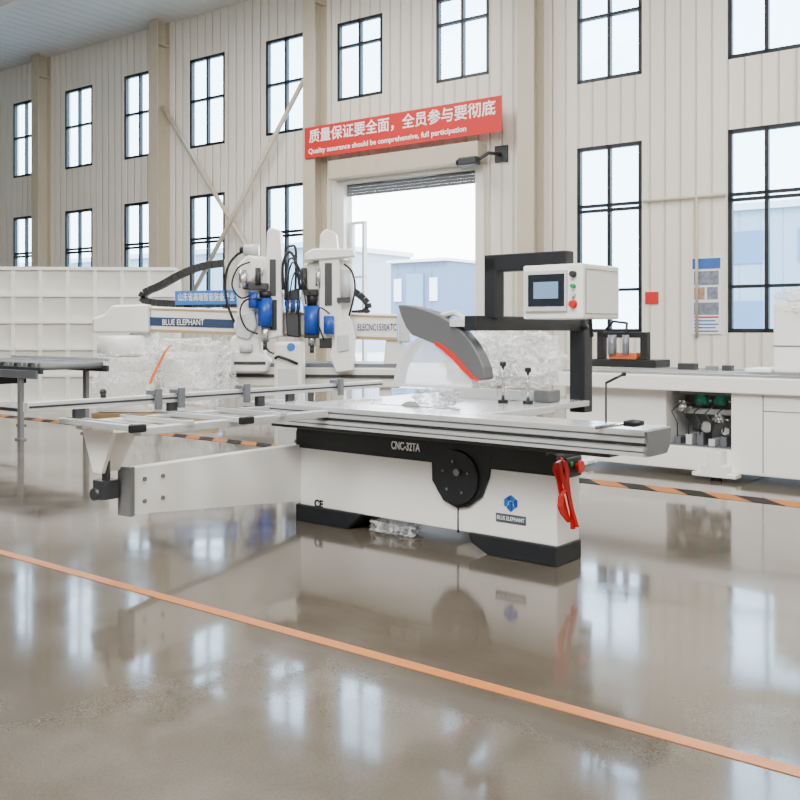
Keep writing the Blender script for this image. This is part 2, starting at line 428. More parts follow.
def gp(px, py):
    k = F*H/(py-HY); return Vector(((px-CX)/F*k, k))
def tape(name, pa, pb, w, mt, label, cat, ext0, ext1):
    A = gp(*pa); B = gp(*pb); dd = (B-A); L = dd.length; rot = math.atan2(dd.y, dd.x)
    fr = Fr(A.x, A.y, rot)
    solo(name, MB().box(-ext0, L+ext1, -w/2, w/2, 0.0005, .003), mt, fr, (L/2, 0, 0), label, cat)
tape('floor_tape', (0, 552), (420, 668), .065, orange, 'plain orange tape line crossing the floor in front of the saw', 'floor tape', 3, 3)
tape('hazard_tape', (75, 424), (800, 505), .24, haz, 'orange and black striped tape on the floor behind the saw', 'floor tape', 4, 4)

# ================================================================ PANEL SAW
S = thing('panel_saw', 'large black and white sliding table panel saw in the foreground', 'machine', M, (-1.05, .15, 0))
BL, BR = -2.11, 0.0
def q(px, py, y=0.0): return M.px(px, py, y)
m = MB(); m.box(BL+.02, BR, .012, .27, .11, .53, .01).box(-2.05, -.9, .27, .85, .06, .8, .01)
body = part('body', m, white, S)
part('seam', MB().box(-.702, -.694, .006, .02, .10, .52), blackp, body)
for (a, b_) in ((-2.11, -1.62), (-.47, .0)):
    m = MB(); m.prism([(a-.005, 0), (b_+.005, 0), (b_+.14, .115), (a-.005, .115)] if a < -1 else [(a, 0), (b_+.005, 0), (b_+.005, .115), (a-.14, .115), (a-.12, .06)], -.012, .285, 'y', .006)
    part('plinth', m, black, S)
band = part('top_band', MB().box(-2.12, .006, -.006, .285, .515, .64, .012), black, S)
pts = [q(*p) for p in ((432, 446), (492, 456), (489, 478), (482, 497), (468, 507), (458, 508), (444, 500), (433, 480))]
part('blade_cover', MB().prism(pts, -.008, .01), black, S)
cx, cz = q(458, 477)
hub = part('pivot_disc', MB().cyl((cx, .0, cz), (cx, -.03, cz), .165, 48), black, S)
part('bolt', MB().cyl((cx+.02, -.03, cz+.035), (cx+.02, -.05, cz+.035), .022, 20), alud, hub)
for ang in (20, 100, 160, 230, 300): part('bolt', MB().cyl((cx+.1*math.cos(math.radians(ang)), -.03, cz+.1*math.sin(math.radians(ang))), (cx+.1*math.cos(math.radians(ang)), -.036, cz+.1*math.sin(math.radians(ang))), .008, 10), alud, hub)
x, z = q(406, 446.5); text('CNC-32TA', .075, (x, -.008, z), band, lett, width=.24, bold=.002)
x, z = q(319, 504, .012); text('CE', .070, (x, .008, z), body, dlett, bold=.003)
x, z = q(511, 504, .012)
def hexpart(pts, mt):
    e = MB(); e.prism([(x+a*.92, z+b*.92) for a, b in pts], .006, .0125); part('emblem', e, mt, body)
hexpart([(-.050, -.014), (-.050, .028), (-.034, .037), (-.020, .014), (-.032, -.022)], bluel)
hexpart([(.050, -.014), (.050, .028), (.034, .037), (.020, .014), (.032, -.022)], blue)
hexpart([(-.031, .040), (-.002, .057), (-.002, .022), (-.016, .016)], blue)
hexpart([(.031, .040), (.002, .057), (.002, .022), (.016, .016)], bluel)
hexpart([(-.016, .012), (-.002, .018), (-.002, -.050), (-.010, -.045)], bluel)
hexpart([(.016, .012), (.002, .018), (.002, -.050), (.010, -.045)], blue)
hexpart([(-.029, -.026), (-.017, -.004), (-.013, -.041)], blue)
hexpart([(.029, -.026), (.017, -.004), (.013, -.041)], bluel)
x, z = q(511, 519, .012)
part('name_plate', MB().box(x-.105, x+.105, .008, .013, z-.026, z+.026), platem, body)
text('BLUE ELEPHANT', .034, (x, .006, z), body, lett, width=.19, bold=.0)
y, z = M.pxx(572, 466, .006)
sw = part('switch_plate', MB().box(.0, .03, y-.10, y+.075, z-.06, z+.055, .006), blackp, S)
part('stop_button', MB().cyl((.03, y+.01, z), (.05, y+.01, z), .02).cyl((.05, y+.01, z), (.065, y+.01, z), .036), red, sw)
part('start_button', MB().cyl((.03, y-.055, z+.02), (.04, y-.055, z+.02), .014), green, sw)

SX0, SX1 = -2.30, .70
prof = [(-.342, .85), (-.342, .824), (-.330, .821), (-.330, .813), (-.342, .810), (-.342, .790), (-.318, .785), (-.318, .768), (-.350, .764), (-.350, .748), (-.338, .745), (-.338, .740), (-.350, .737), (-.350, .722), (-.30, .714), (-.10, .714), (-.06, .75), (-.045, .77), (-.045, .85)]
sl = part('sliding_table', MB().prism(prof, SX0, SX1, 'x'), alu, S)
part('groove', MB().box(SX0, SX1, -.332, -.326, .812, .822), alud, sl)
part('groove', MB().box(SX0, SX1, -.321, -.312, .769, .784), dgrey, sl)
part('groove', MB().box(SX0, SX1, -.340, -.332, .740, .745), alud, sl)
for a, b_ in ((-.338, -.20), (-.185, -.05)): part('top_plate', MB().box(SX0+.004, SX1-.004, a, b_, .85, .853), tabletop, sl)
part('t_slot', MB().box(SX0+.004, SX1-.004, -.198, -.187, .846, .8515), dgrey, sl)
for xe in (SX0, SX1):
    s_ = 1 if xe > 0 else -1
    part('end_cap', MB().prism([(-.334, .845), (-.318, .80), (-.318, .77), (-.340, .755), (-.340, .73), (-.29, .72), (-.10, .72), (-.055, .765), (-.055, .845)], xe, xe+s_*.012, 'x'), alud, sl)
rail = part('guide_rail', MB().box(-2.12, .46, -.24, -.07, .685, .716, .006), dgrey, S)
part('rail_bracket', MB().box(-2.05, -.03, -.06, .25, .635, .79, .0).box(-2.05, -.03, -.2, -.05, .695, .71), blackp, S)
x, z = q(600, 427, -.36); x2, z2 = q(630, 423, -.41)
m = MB(); m.cyl((x, -.342, z), (x, -.40, z), .010).cyl((x, -.40, z), (x2, -.41, z2), .009)
h_ = part('push_handle', m, silver, S)
part('grip', MB().tube([(x2-.03, -.41, z2-.004), (x2+.02, -.41, z2), (x2+.07, -.41, z2+.004)], [.014, .02, .012], 14), blackp, h_)
x, z = q(606, 382, -.1); x2, z2 = q(624, 374, -.1)
m = MB(); m.cyl((x, -.1, .85), (x, -.1, z), .005).cyl((x, -.1, z-.005), (x2, -.1, z2), .007).ball((x2, -.1, z2), .013, sub=2)
h_ = part('clamp_lever', m, blackp, S)
ft = part('fixed_table', MB().box(-1.9, -.45, -.035, .76, .80, .85, .006), tabletop, S)
part('blade_slot', MB().box(-1.5, -.75, .095, .112, .849, .852), blackp, ft)
part('saw_blade', MB().cyl((-1.15, .100, .765), (-1.15, .104, .765), .12, 48), silver, ft)
part('extension_table', MB().box(-1.9, -.50, .765, 1.31, .81, .85, .005), tabletop, S)
rf = part('rip_fence', MB().box(-1.55, -.62, .93, .98, .855, .925, .004).box(-1.5, -.9, .90, 1.2, .851, .857), alu, S)
part('fence_head', MB().box(-.72, -.60, .92, 1.08, .851, .935, .01), mgrey, rf)
for (px, py, tp) in ((503, 403, 366), (528, 404, 372)):
    x, y = M.pz(px, py, .85); _, zt = M.px(px, tp, y)
    c = part('hold_down_clamp', MB().cyl((x, y, .85), (x, y, zt), .012).box(x-.05, x+.02, y-.015, y+.015, zt-.09, zt-.07).cyl((x-.05, y, zt-.08), (x-.05, y, .90), .007), silver, S)
    part('clamp_foot', MB().cyl((x, y, .85), (x, y, .872), .035), blackp, c)
    part('clamp_knob', MB().cyl((x, y, zt), (x, y, zt+.03), .022, 16), blackp, c)
post = part('support_post', MB().box(-.66, -.54, 1.31, 1.43, .76, 1.46, .008), black, S)
lb = part('guard_beam', MB().box(-.645, -.555, .0, 1.32, 1.345, 1.438, .008), black, S)
m = MB(); m.box(-.60, -.51, .15, .24, 1.42, 1.80, .008).box(-.60, -.02, .15, .24, 1.71, 1.815, .008)
ca = part('control_arm', m, black, S)
GY = .10
def gq(*ps): return [q(a, b, GY) for a, b in ps]
outer = gq((402, 305), (410, 305), (421, 307), (434, 311), (446, 316), (457, 323), (467, 332), (476, 343), (483, 355), (488, 367), (490, 379), (484, 380.5), (476, 377), (467, 368), (458, 358), (448, 349.5), (438, 343.5), (427, 339), (416, 335), (410, 327), (405, 315))
gd = part('blade_guard', MB().prism(outer, GY-.05, GY+.05, 'y', .008), guardg, S)
inner = gq((399, 384), (402, 368), (407, 355), (416, 344), (427, 339), (438, 343.5), (448, 349.5), (458, 358), (467, 368), (474, 376), (476, 387))
part('clear_hood', MB().prism(inner, GY-.04, GY+.04, 'y', .004), hoodc, gd)
rim = gq((397, 385), (400, 367), (405, 353), (414, 342), (425, 336.5), (429, 339), (417, 345.5), (409, 356), (404, 369), (401, 385))
part('hood_rim', MB().prism(rim, GY-.043, GY+.043, 'y', .002), hoodm, gd)
part('hood_rim', MB().prism(gq((398, 383), (475, 386), (476, 389), (397, 386)), GY-.043, GY+.043, 'y', .002), hoodm, gd)
st = gq((440, 340.5), (450, 346.5), (460, 355), (469, 365), (477, 374.5), (484, 379), (482, 381), (475, 377.5), (466, 368.5), (457, 358.5), (448, 350.5), (440, 345))
part('red_trim', MB().prism(st, GY-.057, GY-.049), red, gd)
xa, za = q(432, 316, GY); xb, zb = q(478, 322, GY)
part('guard_hanger', MB().tube([(xa, GY, za-.02), ((xa+xb)/2, GY, za+.02), (xb-.06, GY, 1.40)], .02, 12).box(-.78, -.60, .03, .16, 1.37, 1.42, .006), hoodm, gd)
CY = .13
x0, _ = q(523, 272, CY); x1, _ = q(583, 265, CY); z1 = 1.735; z0 = 1.415
cb = part('control_box', MB().box(x0, x1, CY, .58, z0, z1, .012), white, S)
part('box_door_seam', MB().box(x1, x1+.003, CY+.03, .55, z0+.03, z0+.033).box(x1, x1+.003, CY+.03, .55, z1-.033, z1-.03).box(x1, x1+.003, CY+.03, CY+.033, z0+.03, z1-.03), alud, cb)
xs0, zs1 = q(525.5, 273, CY-.01); xs1, zs0 = q(567, 311, CY-.01)
part('bezel', MB().box(xs0, xs1, CY-.022, CY+.002, zs0, zs1+.01, .006), hoodm, cb)
sa0, sz1 = q(528.5, 275, CY-.02); sa1, sz0 = q(564.5, 306, CY-.02)
sc = part('screen', MB().box(sa0, sa1, CY-.026, CY-.02, sz0, sz1), screen, cb)
w_ = sa1-sa0; h2 = sz1-sz0
part('screen_image', MB().box(sa0+.16*w_, sa1-.16*w_, CY-.0275, CY-.026, sz0+.24*h2, sz1-.24*h2), scrl, sc)
for (px, py, mt, r) in ((574, 274, dgrey, .017), (574, 286, green, .012), (574, 295, hoodm, .012), (574, 304, red, .021)):
    x, z = q(px, py, CY)
    part('button', MB().cyl((x, CY, z), (x, CY-.012, z), r*1.1, 20).cyl((x, CY-.012, z), (x, CY-.03, z), r, 20), mt, cb)
part('cable', MB().tube([(x1-.1, .4, z0), (x1-.12, .45, z0-.1), (-.2, .8, 1.32), (-.45, 1.2, 1.38), (-.56, 1.33, 1.36)], .012, 8), blackp, cb)

# crosscut frame
m = MB()
for xx in (-2.05, -1.5): m.box(xx-.035, xx+.035, -1.76, -.345, .79, .835, .005)
cf = part('crosscut_frame', m, alu, S)
for a, b_, yy, hw in ((-2.16, -1.48, -1.78, .05), (-2.12, -1.38, -1.12, .045), (-2.08, -1.45, -1.45, .03), (-2.08, -1.45, -.75, .03)):
    part('flat_rail', MB().box(a, b_, yy-hw, yy+hw, .822, .852, .004), alu, cf)
    part('rail_slot', MB().box(a+.01, b_-.01, yy-.008, yy+.008, .852, .854), dgrey, cf)
for a, yy in ((-1.48, -1.78), (-1.38, -1.12)):
    part('tube_cap', MB().box(a, a+.03, yy-.05, yy+.05, .812, .856, .01), blackp, cf)
fn = part('crosscut_fence', MB().box(-2.085, -2.035, -2.08, .85, .905, .958, .004), alu, S)
for yy in (-1.76, -1.12, -.40, -.12): part('fence_foot', MB().box(-2.075, -2.04, yy-.03, yy+.03, .825, .907), dgrey, fn)
part('fence_groove', MB().box(-2.036, -2.031, -2.07, .84, .926, .938), dgrey, fn)
for yy in (-1.25, -1.08, -.55, .35):
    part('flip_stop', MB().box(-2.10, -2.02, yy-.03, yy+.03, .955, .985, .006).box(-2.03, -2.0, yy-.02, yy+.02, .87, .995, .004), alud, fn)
part('fence_knob', MB().cyl((-2.06, -1.6, .958), (-2.06, -1.6, .985), .016).ball((-2.06, -1.6, .99), .02, sub=2), blackp, fn)
bx, by = -2.0, -1.5
br = part('support_bracket', MB().prism([(bx-.17, .80), (bx+.17, .80), (bx+.04, .535), (bx-.04, .535)], by-.18, by-.15, 'y', .004), white, S)
part('bracket_flange', MB().box(bx-.19, bx+.19, by-.20, by+.12, .775, .80, .004), cream, br)
part('bracket_web', MB().prism([(by-.15, .79), (by+.10, .79), (by-.04, .54), (by-.15, .54)], bx-.015, bx+.015, 'x', .002), cream, br)
rl = part('roller_post', MB().cyl((bx, by-.12, .40), (bx, by-.12, .60), .024, 16), dgrey, S)
part('roller_clamp', MB().box(bx-.075, bx+.03, by-.16, by-.05, .38, .49, .006).cyl((bx-.04, by-.18, .41), (bx-.04, by-.0, .41), .035), dgrey, rl)
A = Vector((-2.14, .12)); B = Vector((bx+.04, by))
dv = (B-A).normalized(); nv = Vector((-dv.y, dv.x))
if nv.dot(Vector((2.78, -4.72))-B) < 0: nv = -nv
bmx = MB()
def arm(a, b, zt0, zb0, zt1, zb1, w, mbx):
    v = []
    for (p, zt, zb) in ((a, zt0, zb0), (b, zt1, zb1)):
        for sgn in (-1, 1):
            c = p + nv*sgn*w/2
            v.append((mbx.bm.verts.new((c.x, c.y, zb)), mbx.bm.verts.new((c.x, c.y, zt))))
    a0, a1, b0, b1 = v
    fs = [mbx.bm.faces.new(f) for f in ((a0[0], a0[1], b0[1], b0[0]), (a1[0], b1[0], b1[1], a1[1]), (a0[1], a1[1], b1[1], b0[1]), (a0[0], b0[0], b1[0], a1[0]), (a0[0], a1[0], a1[1], a0[1]), (b0[0], b0[1], b1[1], b1[0]))]
    bmesh.ops.recalc_face_normals(mbx.bm, faces=fs)
arm(A, B, .535, .125, .55, .285, .09, bmx)
sa = part('swing_arm', bmx, white, S)
bmx = MB(); arm(B+dv*.0, B+dv*.03, .56, .275, .56, .275, .11, bmx)
part('end_plate', bmx, mgrey, sa)
for (s_, zz) in ((.08, .35), (.08, .48), (.22, .35), (.22, .48)):
    c = B - dv*s_ + nv*.045
    c2 = c + nv*.010
    part('bolt', MB().cyl((c.x, c.y, zz), (c2.x, c2.y, zz), .013, 12), mgrey, sa)
part('pivot_column', MB().cyl((-2.15, .12, .08), (-2.15, .12, .60), .035, 20).box(-2.2, -2.09, .06, .18, .52, .56), alud, S)

m = MB()
def rb(pp, xo, w):
    pts = []
    for a, b_ in pp:
        yy, zz = M.pxx(a, b_, xo); pts.append((xo, yy, zz))
    m.ribbon(pts, (.25, 1, 0), w, .012)
rb([(560, 461), (556, 463), (555, 470), (559, 480), (561, 492), (564, 505), (568, 520)], .06, .03)
rb([(564, 461), (567, 470), (567, 482), (569, 497), (572, 512), (573, 529)], .075, .028)
rb([(559, 463), (562, 476), (567, 490), (571, 506), (575, 520), (577, 527)], .09, .024)
rb([(566, 488), (561, 496), (560, 506), (563, 514), (569, 522)], .085, .035)
y_, z_ = M.pxx(560, 461, .04)
m.tube([(.031, y_, z_), (.045, y_, z_+.012), (.06, y_, z_)], .012, 8)
solo('red_strap', m, red, M, (.05, 0, .2), 'red folded strap hanging on the right end of the saw', 'strap')

x, y = M.pz(437, 406, .85)
m = MB(); m.blob((x, y, .905), (.17, .11, .07), 2, .4, 2.2, 4, flat=.856, e=.85)
solo('plastic_film_bundle', m, filmw, M, (x, y, .85), 'crumpled clear plastic film bundle lying on the saw table below the guard', 'plastic film')
m = MB(); m.blob((-1.30, .12, .04), (.20, .1, .045), 5, .3, 2.2, 4, flat=.001)
solo('plastic_film_scrap', m, film, M, (-1.30, .12, 0), 'pale plastic film scrap on the floor under the saw body', 'plastic film')

# ================================================================ CNC ROUTER behind
g = thing('cnc_router', 'white gantry router with blue lettered beam and two spindle heads behind the saw', 'machine', G, (0, .3, 0))
def gx(px, py, y=0.0): return G.px(px, py, y)
def gpoly(ps, y=0.0): return [G.px(a, b_, y) for a, b_ in ps]
bed = part('bed', MB().prism(gpoly([(98, 366), (400, 368), (400, 388), (98, 385)]), .0, 1.6, 'y', .02), cream, g)
part('linear_rail', MB().prism(gpoly([(98, 362), (402, 364), (402, 368), (98, 366)]), .02, .12, 'y'), alud, bed)
part('linear_rail', MB().prism(gpoly([(98, 373), (402, 375), (402, 378), (98, 376)]), -.04, .0, 'y'), dgrey, bed)
part('work_table', MB().prism(gpoly([(104, 362.5), (396, 364), (396, 367), (104, 366)], .2), .2, 1.5, 'y'), dgrey, bed)
for px in (110, 190, 300, 385):
    x, z = gx(px, 390)
    for yy in (.1, 1.4):
        part('leg', MB().box(x-.09, x+.09, yy, yy+.18, .03, .55, .01).box(x-.13, x+.13, yy-.03, yy+.2, 0, .04), cream, g)
beam = part('gantry_beam', MB().prism(gpoly([(146, 306), (398, 314), (398, 341), (146, 332)]), .25, .65, 'y', .02), white, g)
part('beam_stripe', MB().prism(gpoly([(148, 329), (397, 337.5), (397, 340.5), (148, 332)], .24), .235, .25), tan, beam)
part('beam_stripe', MB().prism(gpoly([(148, 308), (397, 316), (397, 318), (148, 310)], .24), .235, .25), tan, beam)
part('name_plate', MB().prism(gpoly([(150, 317), (240, 320), (240, 328.5), (150, 325.5)], .24), .233, .25), navy, beam)
part('end_housing', MB().prism(gpoly([(92, 318), (104, 314), (112, 305), (147, 304), (148, 333), (92, 333)], .1), .1, .8, 'y', .03), white, g)
part('end_housing', MB().prism(gpoly([(399, 312), (410, 313), (410, 343), (399, 342)], .2), .2, .75, 'y', .02), hoodm, g)
x, z = gx(183, 322.5, .22); text('BLUE ELEPHANT', .13, (x, .222, z), beam, lett, width=.60*GS, bold=.001)
x, z = gx(377, 327.5, .22); text('ELECNC1530ATC', .155, (x, .222, z), beam, blett, width=.56*GS, bold=.0015)
part('gantry_leg', MB().prism(gpoly([(130, 332), (150, 332), (154, 366), (126, 366)], .3), .3, .85, 'y', .015), white, g)
part('gantry_leg', MB().prism(gpoly([(386, 340), (402, 340), (405, 368), (383, 368)], .3), .3, .85, 'y', .015), white, g)
sg = part('top_sign', MB().prism(gpoly([(175, 291), (237, 290), (237, 304), (175, 305)], .4), .4, .44), bluel, g)
for a in (185, 225): part('sign_stand', MB().prism(gpoly([(a, 304), (a+4, 304), (a+4, 313), (a, 313)], .42), .42, .45), dgrey, g)
x, z = gx(206, 297.5, .38); text('山东省高端智能装备产业', .14, (x, .385, z), sg, lett, width=.82*GS, bold=.001)
def gprism(ps, y0, y1, mt, nm, par, bev=.03): return part(nm, MB().prism(gpoly(ps), y0, y1, 'y', bev), mt, par)
def gc(a, b_, y, r, mt, nm, par, n=20):
    x, z = gx(*a, y); x2, z2 = gx(*b_, y)
    return part(nm, MB().cyl((x, y, z), (x2, y, z2), r*GS, n), mt, par)
# left head: bulky white jointed casting that reaches down to the bed
hA = gprism([(238, 276), (247, 260), (264, 256), (276, 266), (278, 300), (273, 322), (263, 332), (257, 344), (240, 342), (234, 326), (240, 306), (235, 290)], -.10, .25, white, 'carriage_head', g, .03)
gprism([(232, 338), (246, 330), (261, 336), (264, 350), (270, 368), (226, 370), (228, 352)], -.18, .2, white, 'lower_joint', hA, .04)
gprism([(267, 262), (268, 232), (272, 228), (281, 231), (283, 268), (283, 336), (266, 340)], -.13, .22, white, 'slide_column', hA, .02)
gprism([(238, 268), (249, 256), (263, 258), (266, 272), (252, 284), (240, 282)], -.24, -.05, white, 'motor_bracket', hA, .03)
gprism([(224, 356), (236, 350), (264, 352), (272, 360), (268, 372), (226, 372)], -.26, .1, white, 'dust_hood', hA, .03)
gprism([(240, 316), (256, 310), (259, 326), (251, 340), (238, 336)], -.26, -.1, hoodm, 'guard_plate', hA, .02)
gprism([(271, 260), (277, 260), (277, 296), (271, 296)], -.16, -.13, dgrey, 'slide_plate', hA, .005)
gprism([(271, 300), (278, 300), (278, 330), (271, 330)], -.17, -.13, blackp, 'slide_plate', hA, .005)
gprism([(246, 284), (270, 284), (270, 290), (246, 290)], -.3, -.1, dgrey, 'clamp_plate', hA, .005)
gprism([(228, 361), (268, 361), (268, 364), (228, 364)], -.275, -.26, dgrey, 'clamp_plate', hA, .003)
gc((265, 298), (265, 326), -.24, .10, blue, 'spindle_motor', hA)
gc((265, 291), (265, 298), -.24, .08, blackp, 'motor_cap', hA)
gc((253, 292), (253, 308), -.30, .065, blue, 'servo_motor', hA)
gc((265, 326), (265, 342), -.24, .055, silver, 'tool_holder', hA)
gc((265, 342), (265, 350), -.24, .03, dgrey, 'tool', hA)
gc((244, 250), (259, 250), -.10, .08, hoodm, 'servo_motor', hA)
gc((240, 250), (244, 250), -.10, .05, blackp, 'motor_cap', hA)
gc((243, 270), (243, 288), -.34, .06, silver, 'cylinder', hA)
gc((258, 268), (258, 284), -.32, .04, dgrey, 'cylinder', hA)
gc((246, 344), (246, 352), -.26, .09, hoodm, 'joint_cap', hA)
# right head: tall separate column with a low blue motor
hB = gprism([(303, 264), (338, 256), (352, 264), (354, 300), (348, 322), (330, 326), (308, 322), (301, 300)], -.05, .25, white, 'carriage_head', g, .03)
gprism([(320, 262), (321, 236), (327, 230), (337, 234), (341, 270), (343, 346), (320, 346)], -.22, .1, white, 'slide_column', hB, .02)
gprism([(306, 255), (314, 250), (354, 250), (356, 258), (306, 262)], -.28, -.0, white, 'cable_tray', hB, .02)
gc((312, 292), (312, 306), -.2, .07, blackp, 'motor_cap', hB)
gc((312, 306), (312, 334), -.2, .11, blue, 'spindle_motor', hB)
gc((312, 334), (312, 346), -.2, .055, silver, 'tool_holder', hB)
gc((312, 346), (312, 353), -.2, .03, dgrey, 'tool', hB)
gc((329, 316), (329, 334), -.32, .075, blue, 'servo_motor', hB)
gc((346, 270), (346, 298), -.2, .07, hoodm, 'cylinder', hB)
gc((304, 268), (304, 290), -.15, .045, dgrey, 'cylinder', hB)
gc((318, 268), (318, 286), -.26, .035, silver, 'cylinder', hB)
gprism([(333, 324), (351, 318), (356, 336), (354, 370), (337, 372), (330, 354), (335, 340)], -.26, .1, white, 'saw_unit', hB, .02)
gprism([(338, 336), (349, 334), (350, 350), (339, 352)], -.29, -.26, hoodm, 'guard_plate', hB, .01)
gprism([(321, 338), (333, 338), (333, 348), (321, 348)], -.29, -.22, blackp, 'slide_plate', hB, .005)
gprism([(326, 264), (333, 264), (333, 306), (326, 306)], -.25, -.22, dgrey, 'slide_plate', hB, .005)
gprism([(306, 290), (319, 290), (319, 296), (306, 296)], -.29, -.1, blackp, 'clamp_plate', hB, .005)
gprism([(306, 334), (320, 334), (320, 338), (306, 338)], -.28, -.1, blackp, 'clamp_plate', hB, .005)
gprism([(338, 298), (351, 298), (351, 303), (338, 303)], -.28, -.1, dgrey, 'clamp_plate', hB, .005)
mid = gprism([(285, 292), (299, 288), (300, 338), (287, 336)], -.05, .2, dgrey, 'tool_magazine', g, .02)
for i in range(5):
    gc((287+i*3.0, 300), (287+i*3.0, 310+3*(i % 2)), -.09, .022, silver if i % 2 else blue, 'tool', mid, 8)
def hose(ps, y, r, nm='hose'):
    pts = []
    for i, (a, b_) in enumerate(ps):
        x, z = gx(a, b_, y); pts.append((x, y, z))
    out = []
    n = len(pts)
    for i in range(n-1):
        p0, p1, p2, p3 = [Vector(pts[max(0, min(n-1, i+d))]) for d in (-1, 0, 1, 2)]
        for s in range(5):
            t = s/5
            out.append(0.5*((2*p1)+(-p0+p2)*t+(2*p0-5*p1+4*p2-p3)*t*t+(-p0+3*p1-3*p2+p3)*t**3))
    out.append(Vector(pts[-1]))
    return part(nm, MB().tube(out, r, 8), blackp, g)
hose([(234, 322), (226, 298), (227, 270), (238, 254), (254, 250)], -.1, .02)
hose([(250, 262), (238, 268), (232, 285), (241, 298), (254, 293)], -.36, .014)
hose([(258, 334), (246, 328), (240, 312), (246, 300), (262, 299)], -.36, .014)
hose([(283, 290), (283, 264), (289, 252), (296, 262), (300, 290)], -.2, .022)
hose([(285, 300), (286, 272), (291, 258), (299, 268), (305, 288)], -.26, .016)
hose([(287, 300), (288, 276), (293, 262), (299, 274), (310, 294)], -.28, .014)
hose([(290, 296), (292, 280), (296, 272), (302, 282), (306, 304)], -.3, .012)
hose([(344, 264), (352, 272), (355, 290), (349, 316)], -.27, .016)
hose([(264, 344), (270, 352), (282, 354), (296, 346)], -.25, .014)
hose([(285, 262), (286, 250), (291, 246), (296, 252), (295, 300)], .0, .02)
hose([(330, 314), (320, 308), (318, 322), (324, 340)], -.34, .012)
def chain(ps, y, nm='cable_chain'):
    m = MB(); pts = [Vector(G.px(a, b_, y)) for a, b_ in ps]
    seg = []
    n = len(pts)
    for i in range(n-1):
        p0, p1, p2, p3 = [pts[max(0, min(n-1, i+d))] for d in (-1, 0, 1, 2)]
        for s in range(12):
            t = s/12; seg.append(0.5*((2*p1)+(-p0+p2)*t+(2*p0-5*p1+4*p2-p3)*t*t+(-p0+3*p1-3*p2+p3)*t**3))
    last = seg[0]
    for s in seg[1:]:
        if (s-last).length > .085:
            u = (s-last).normalized(); nn = Vector((-u.y, u.x))
            a, b_ = last+u*.004, s-u*.004
            m.prism([tuple(a+nn*.055), tuple(b_+nn*.055), tuple(b_-nn*.055), tuple(a-nn*.055)], y-.08, y+.08)
            last = s
    return part(nm, m, blackp, g)
chain([(238, 304), (180, 304), (150, 302), (142, 298), (146, 292), (160, 286), (182, 274), (204, 266), (228, 263)], .5)
chain([(345, 286), (358, 294), (368, 304), (366, 312), (350, 314)], .5)
chain([(340, 345), (350, 352), (352, 362), (340, 366), (300, 366)], .5)

cbn = thing('control_cabinet', 'white machine cabinet with a blue badge between the two spindle heads', 'cabinet', G, (.35, -1.0, 0))
pp = [G.px(a, b_, -1.0) for a, b_ in ((274, 342), (302, 342), (304, 425), (270, 425))]
part('cabinet_body', MB().box(pp[0][0], pp[1][0], -1.0, -.5, 0.0, pp[0][1], .04), cream, cbn)
x, z = G.px(291, 347, -1.0)
part('badge', MB().cyl((x, -1.0, z), (x, -1.012, z), .06, 24), bluel, cbn)
x, z = G.px(289, 361, -1.0)
part('hose_reel', MB().tube([(x-.2, -1.03, z+.04), (x-.15, -1.06, z+.07), (x-.0, -1.07, z+.02), (x+.13, -1.03, z-.04)], .022, 8), blackp, cbn)
part('door', MB().box(pp[0][0]+.06, pp[1][0]-.06, -1.015, -.99, .1, .8, .01), hoodm, cbn)

def pc(px, py, Y): return ((px-CX)/F*Y, Y, H-(py-HY)/F*Y)
YP = 14.1
c = pc(122, 319, YP)
pb = thing('wrapped_parts_pallet', 'pallet of machine parts wrapped in milky plastic left of the router', 'wrapped goods', Z0, (c[0]+.6, YP, 0))
part('pallet', MB().box(c[0]-.35, c[0]+1.5, YP-.32, YP+.35, .0, .14), tan, pb)
part('wrapped_load', MB().box(c[0]-.3, c[0]+.55, YP-.25, YP+.25, .14, .95, .06), foam, pb)
part('wrapped_load', MB().box(c[0]+.62, c[0]+1.4, YP-.2, YP+.25, .14, 1.02, .08), foam, pb)
part('foam_roll', MB().cyl((c[0]-.32, YP, 1.11), (c[0]+.30, YP, 1.11), .16, 20), foam, pb)
part('film_wrap', MB().blob((c[0]+1.0, YP-.0, .72), (.64, .33, .50), 15, .25, 3, 4, flat=.15, e=.45, smooth=False), filmw, pb)
part('film_wrap', MB().blob((c[0]+.15, YP-.0, .58), (.58, .32, .46), 17, .25, 3, 4, flat=.15, e=.45, smooth=False), film, pb)
pts = [pc(a, b_, YP-.6) for a, b_ in ((171, 345), (165, 352), (160, 362), (154, 374), (150, 384))]
m = MB(); m.ribbon(pts, (1, 0, .3), .05, .01)
solo('lashing_strap', m, orangep, Z0, pts[2], 'bright orange lashing strap over the wrapped pallet load', 'strap')

cr_ = thing('panel_rack', 'tall white panelled rack of stacked frames against the left side', 'rack', P, (0, 0, 0))
xL = P.px(-70, 262, 0)[0]; xR, zR = P.px(176, 269, 0)
part('back_panel', MB().box(xL, xR, .06, .6, 0, zR-.02), cream, cr_)
nx, nz = 9, 5
for i in range(nx+1):
    x = xL+(xR-xL)*i/nx
    part('upright', MB().box(x-.035, x+.035, 0, .08, 0, zR), white, cr_)
for j in range(nz+1):
    z = zR*j/nz
    part('cross_rail', MB().box(xL, xR, -.012, .07, max(0, z-.03), z+.03), white, cr_)

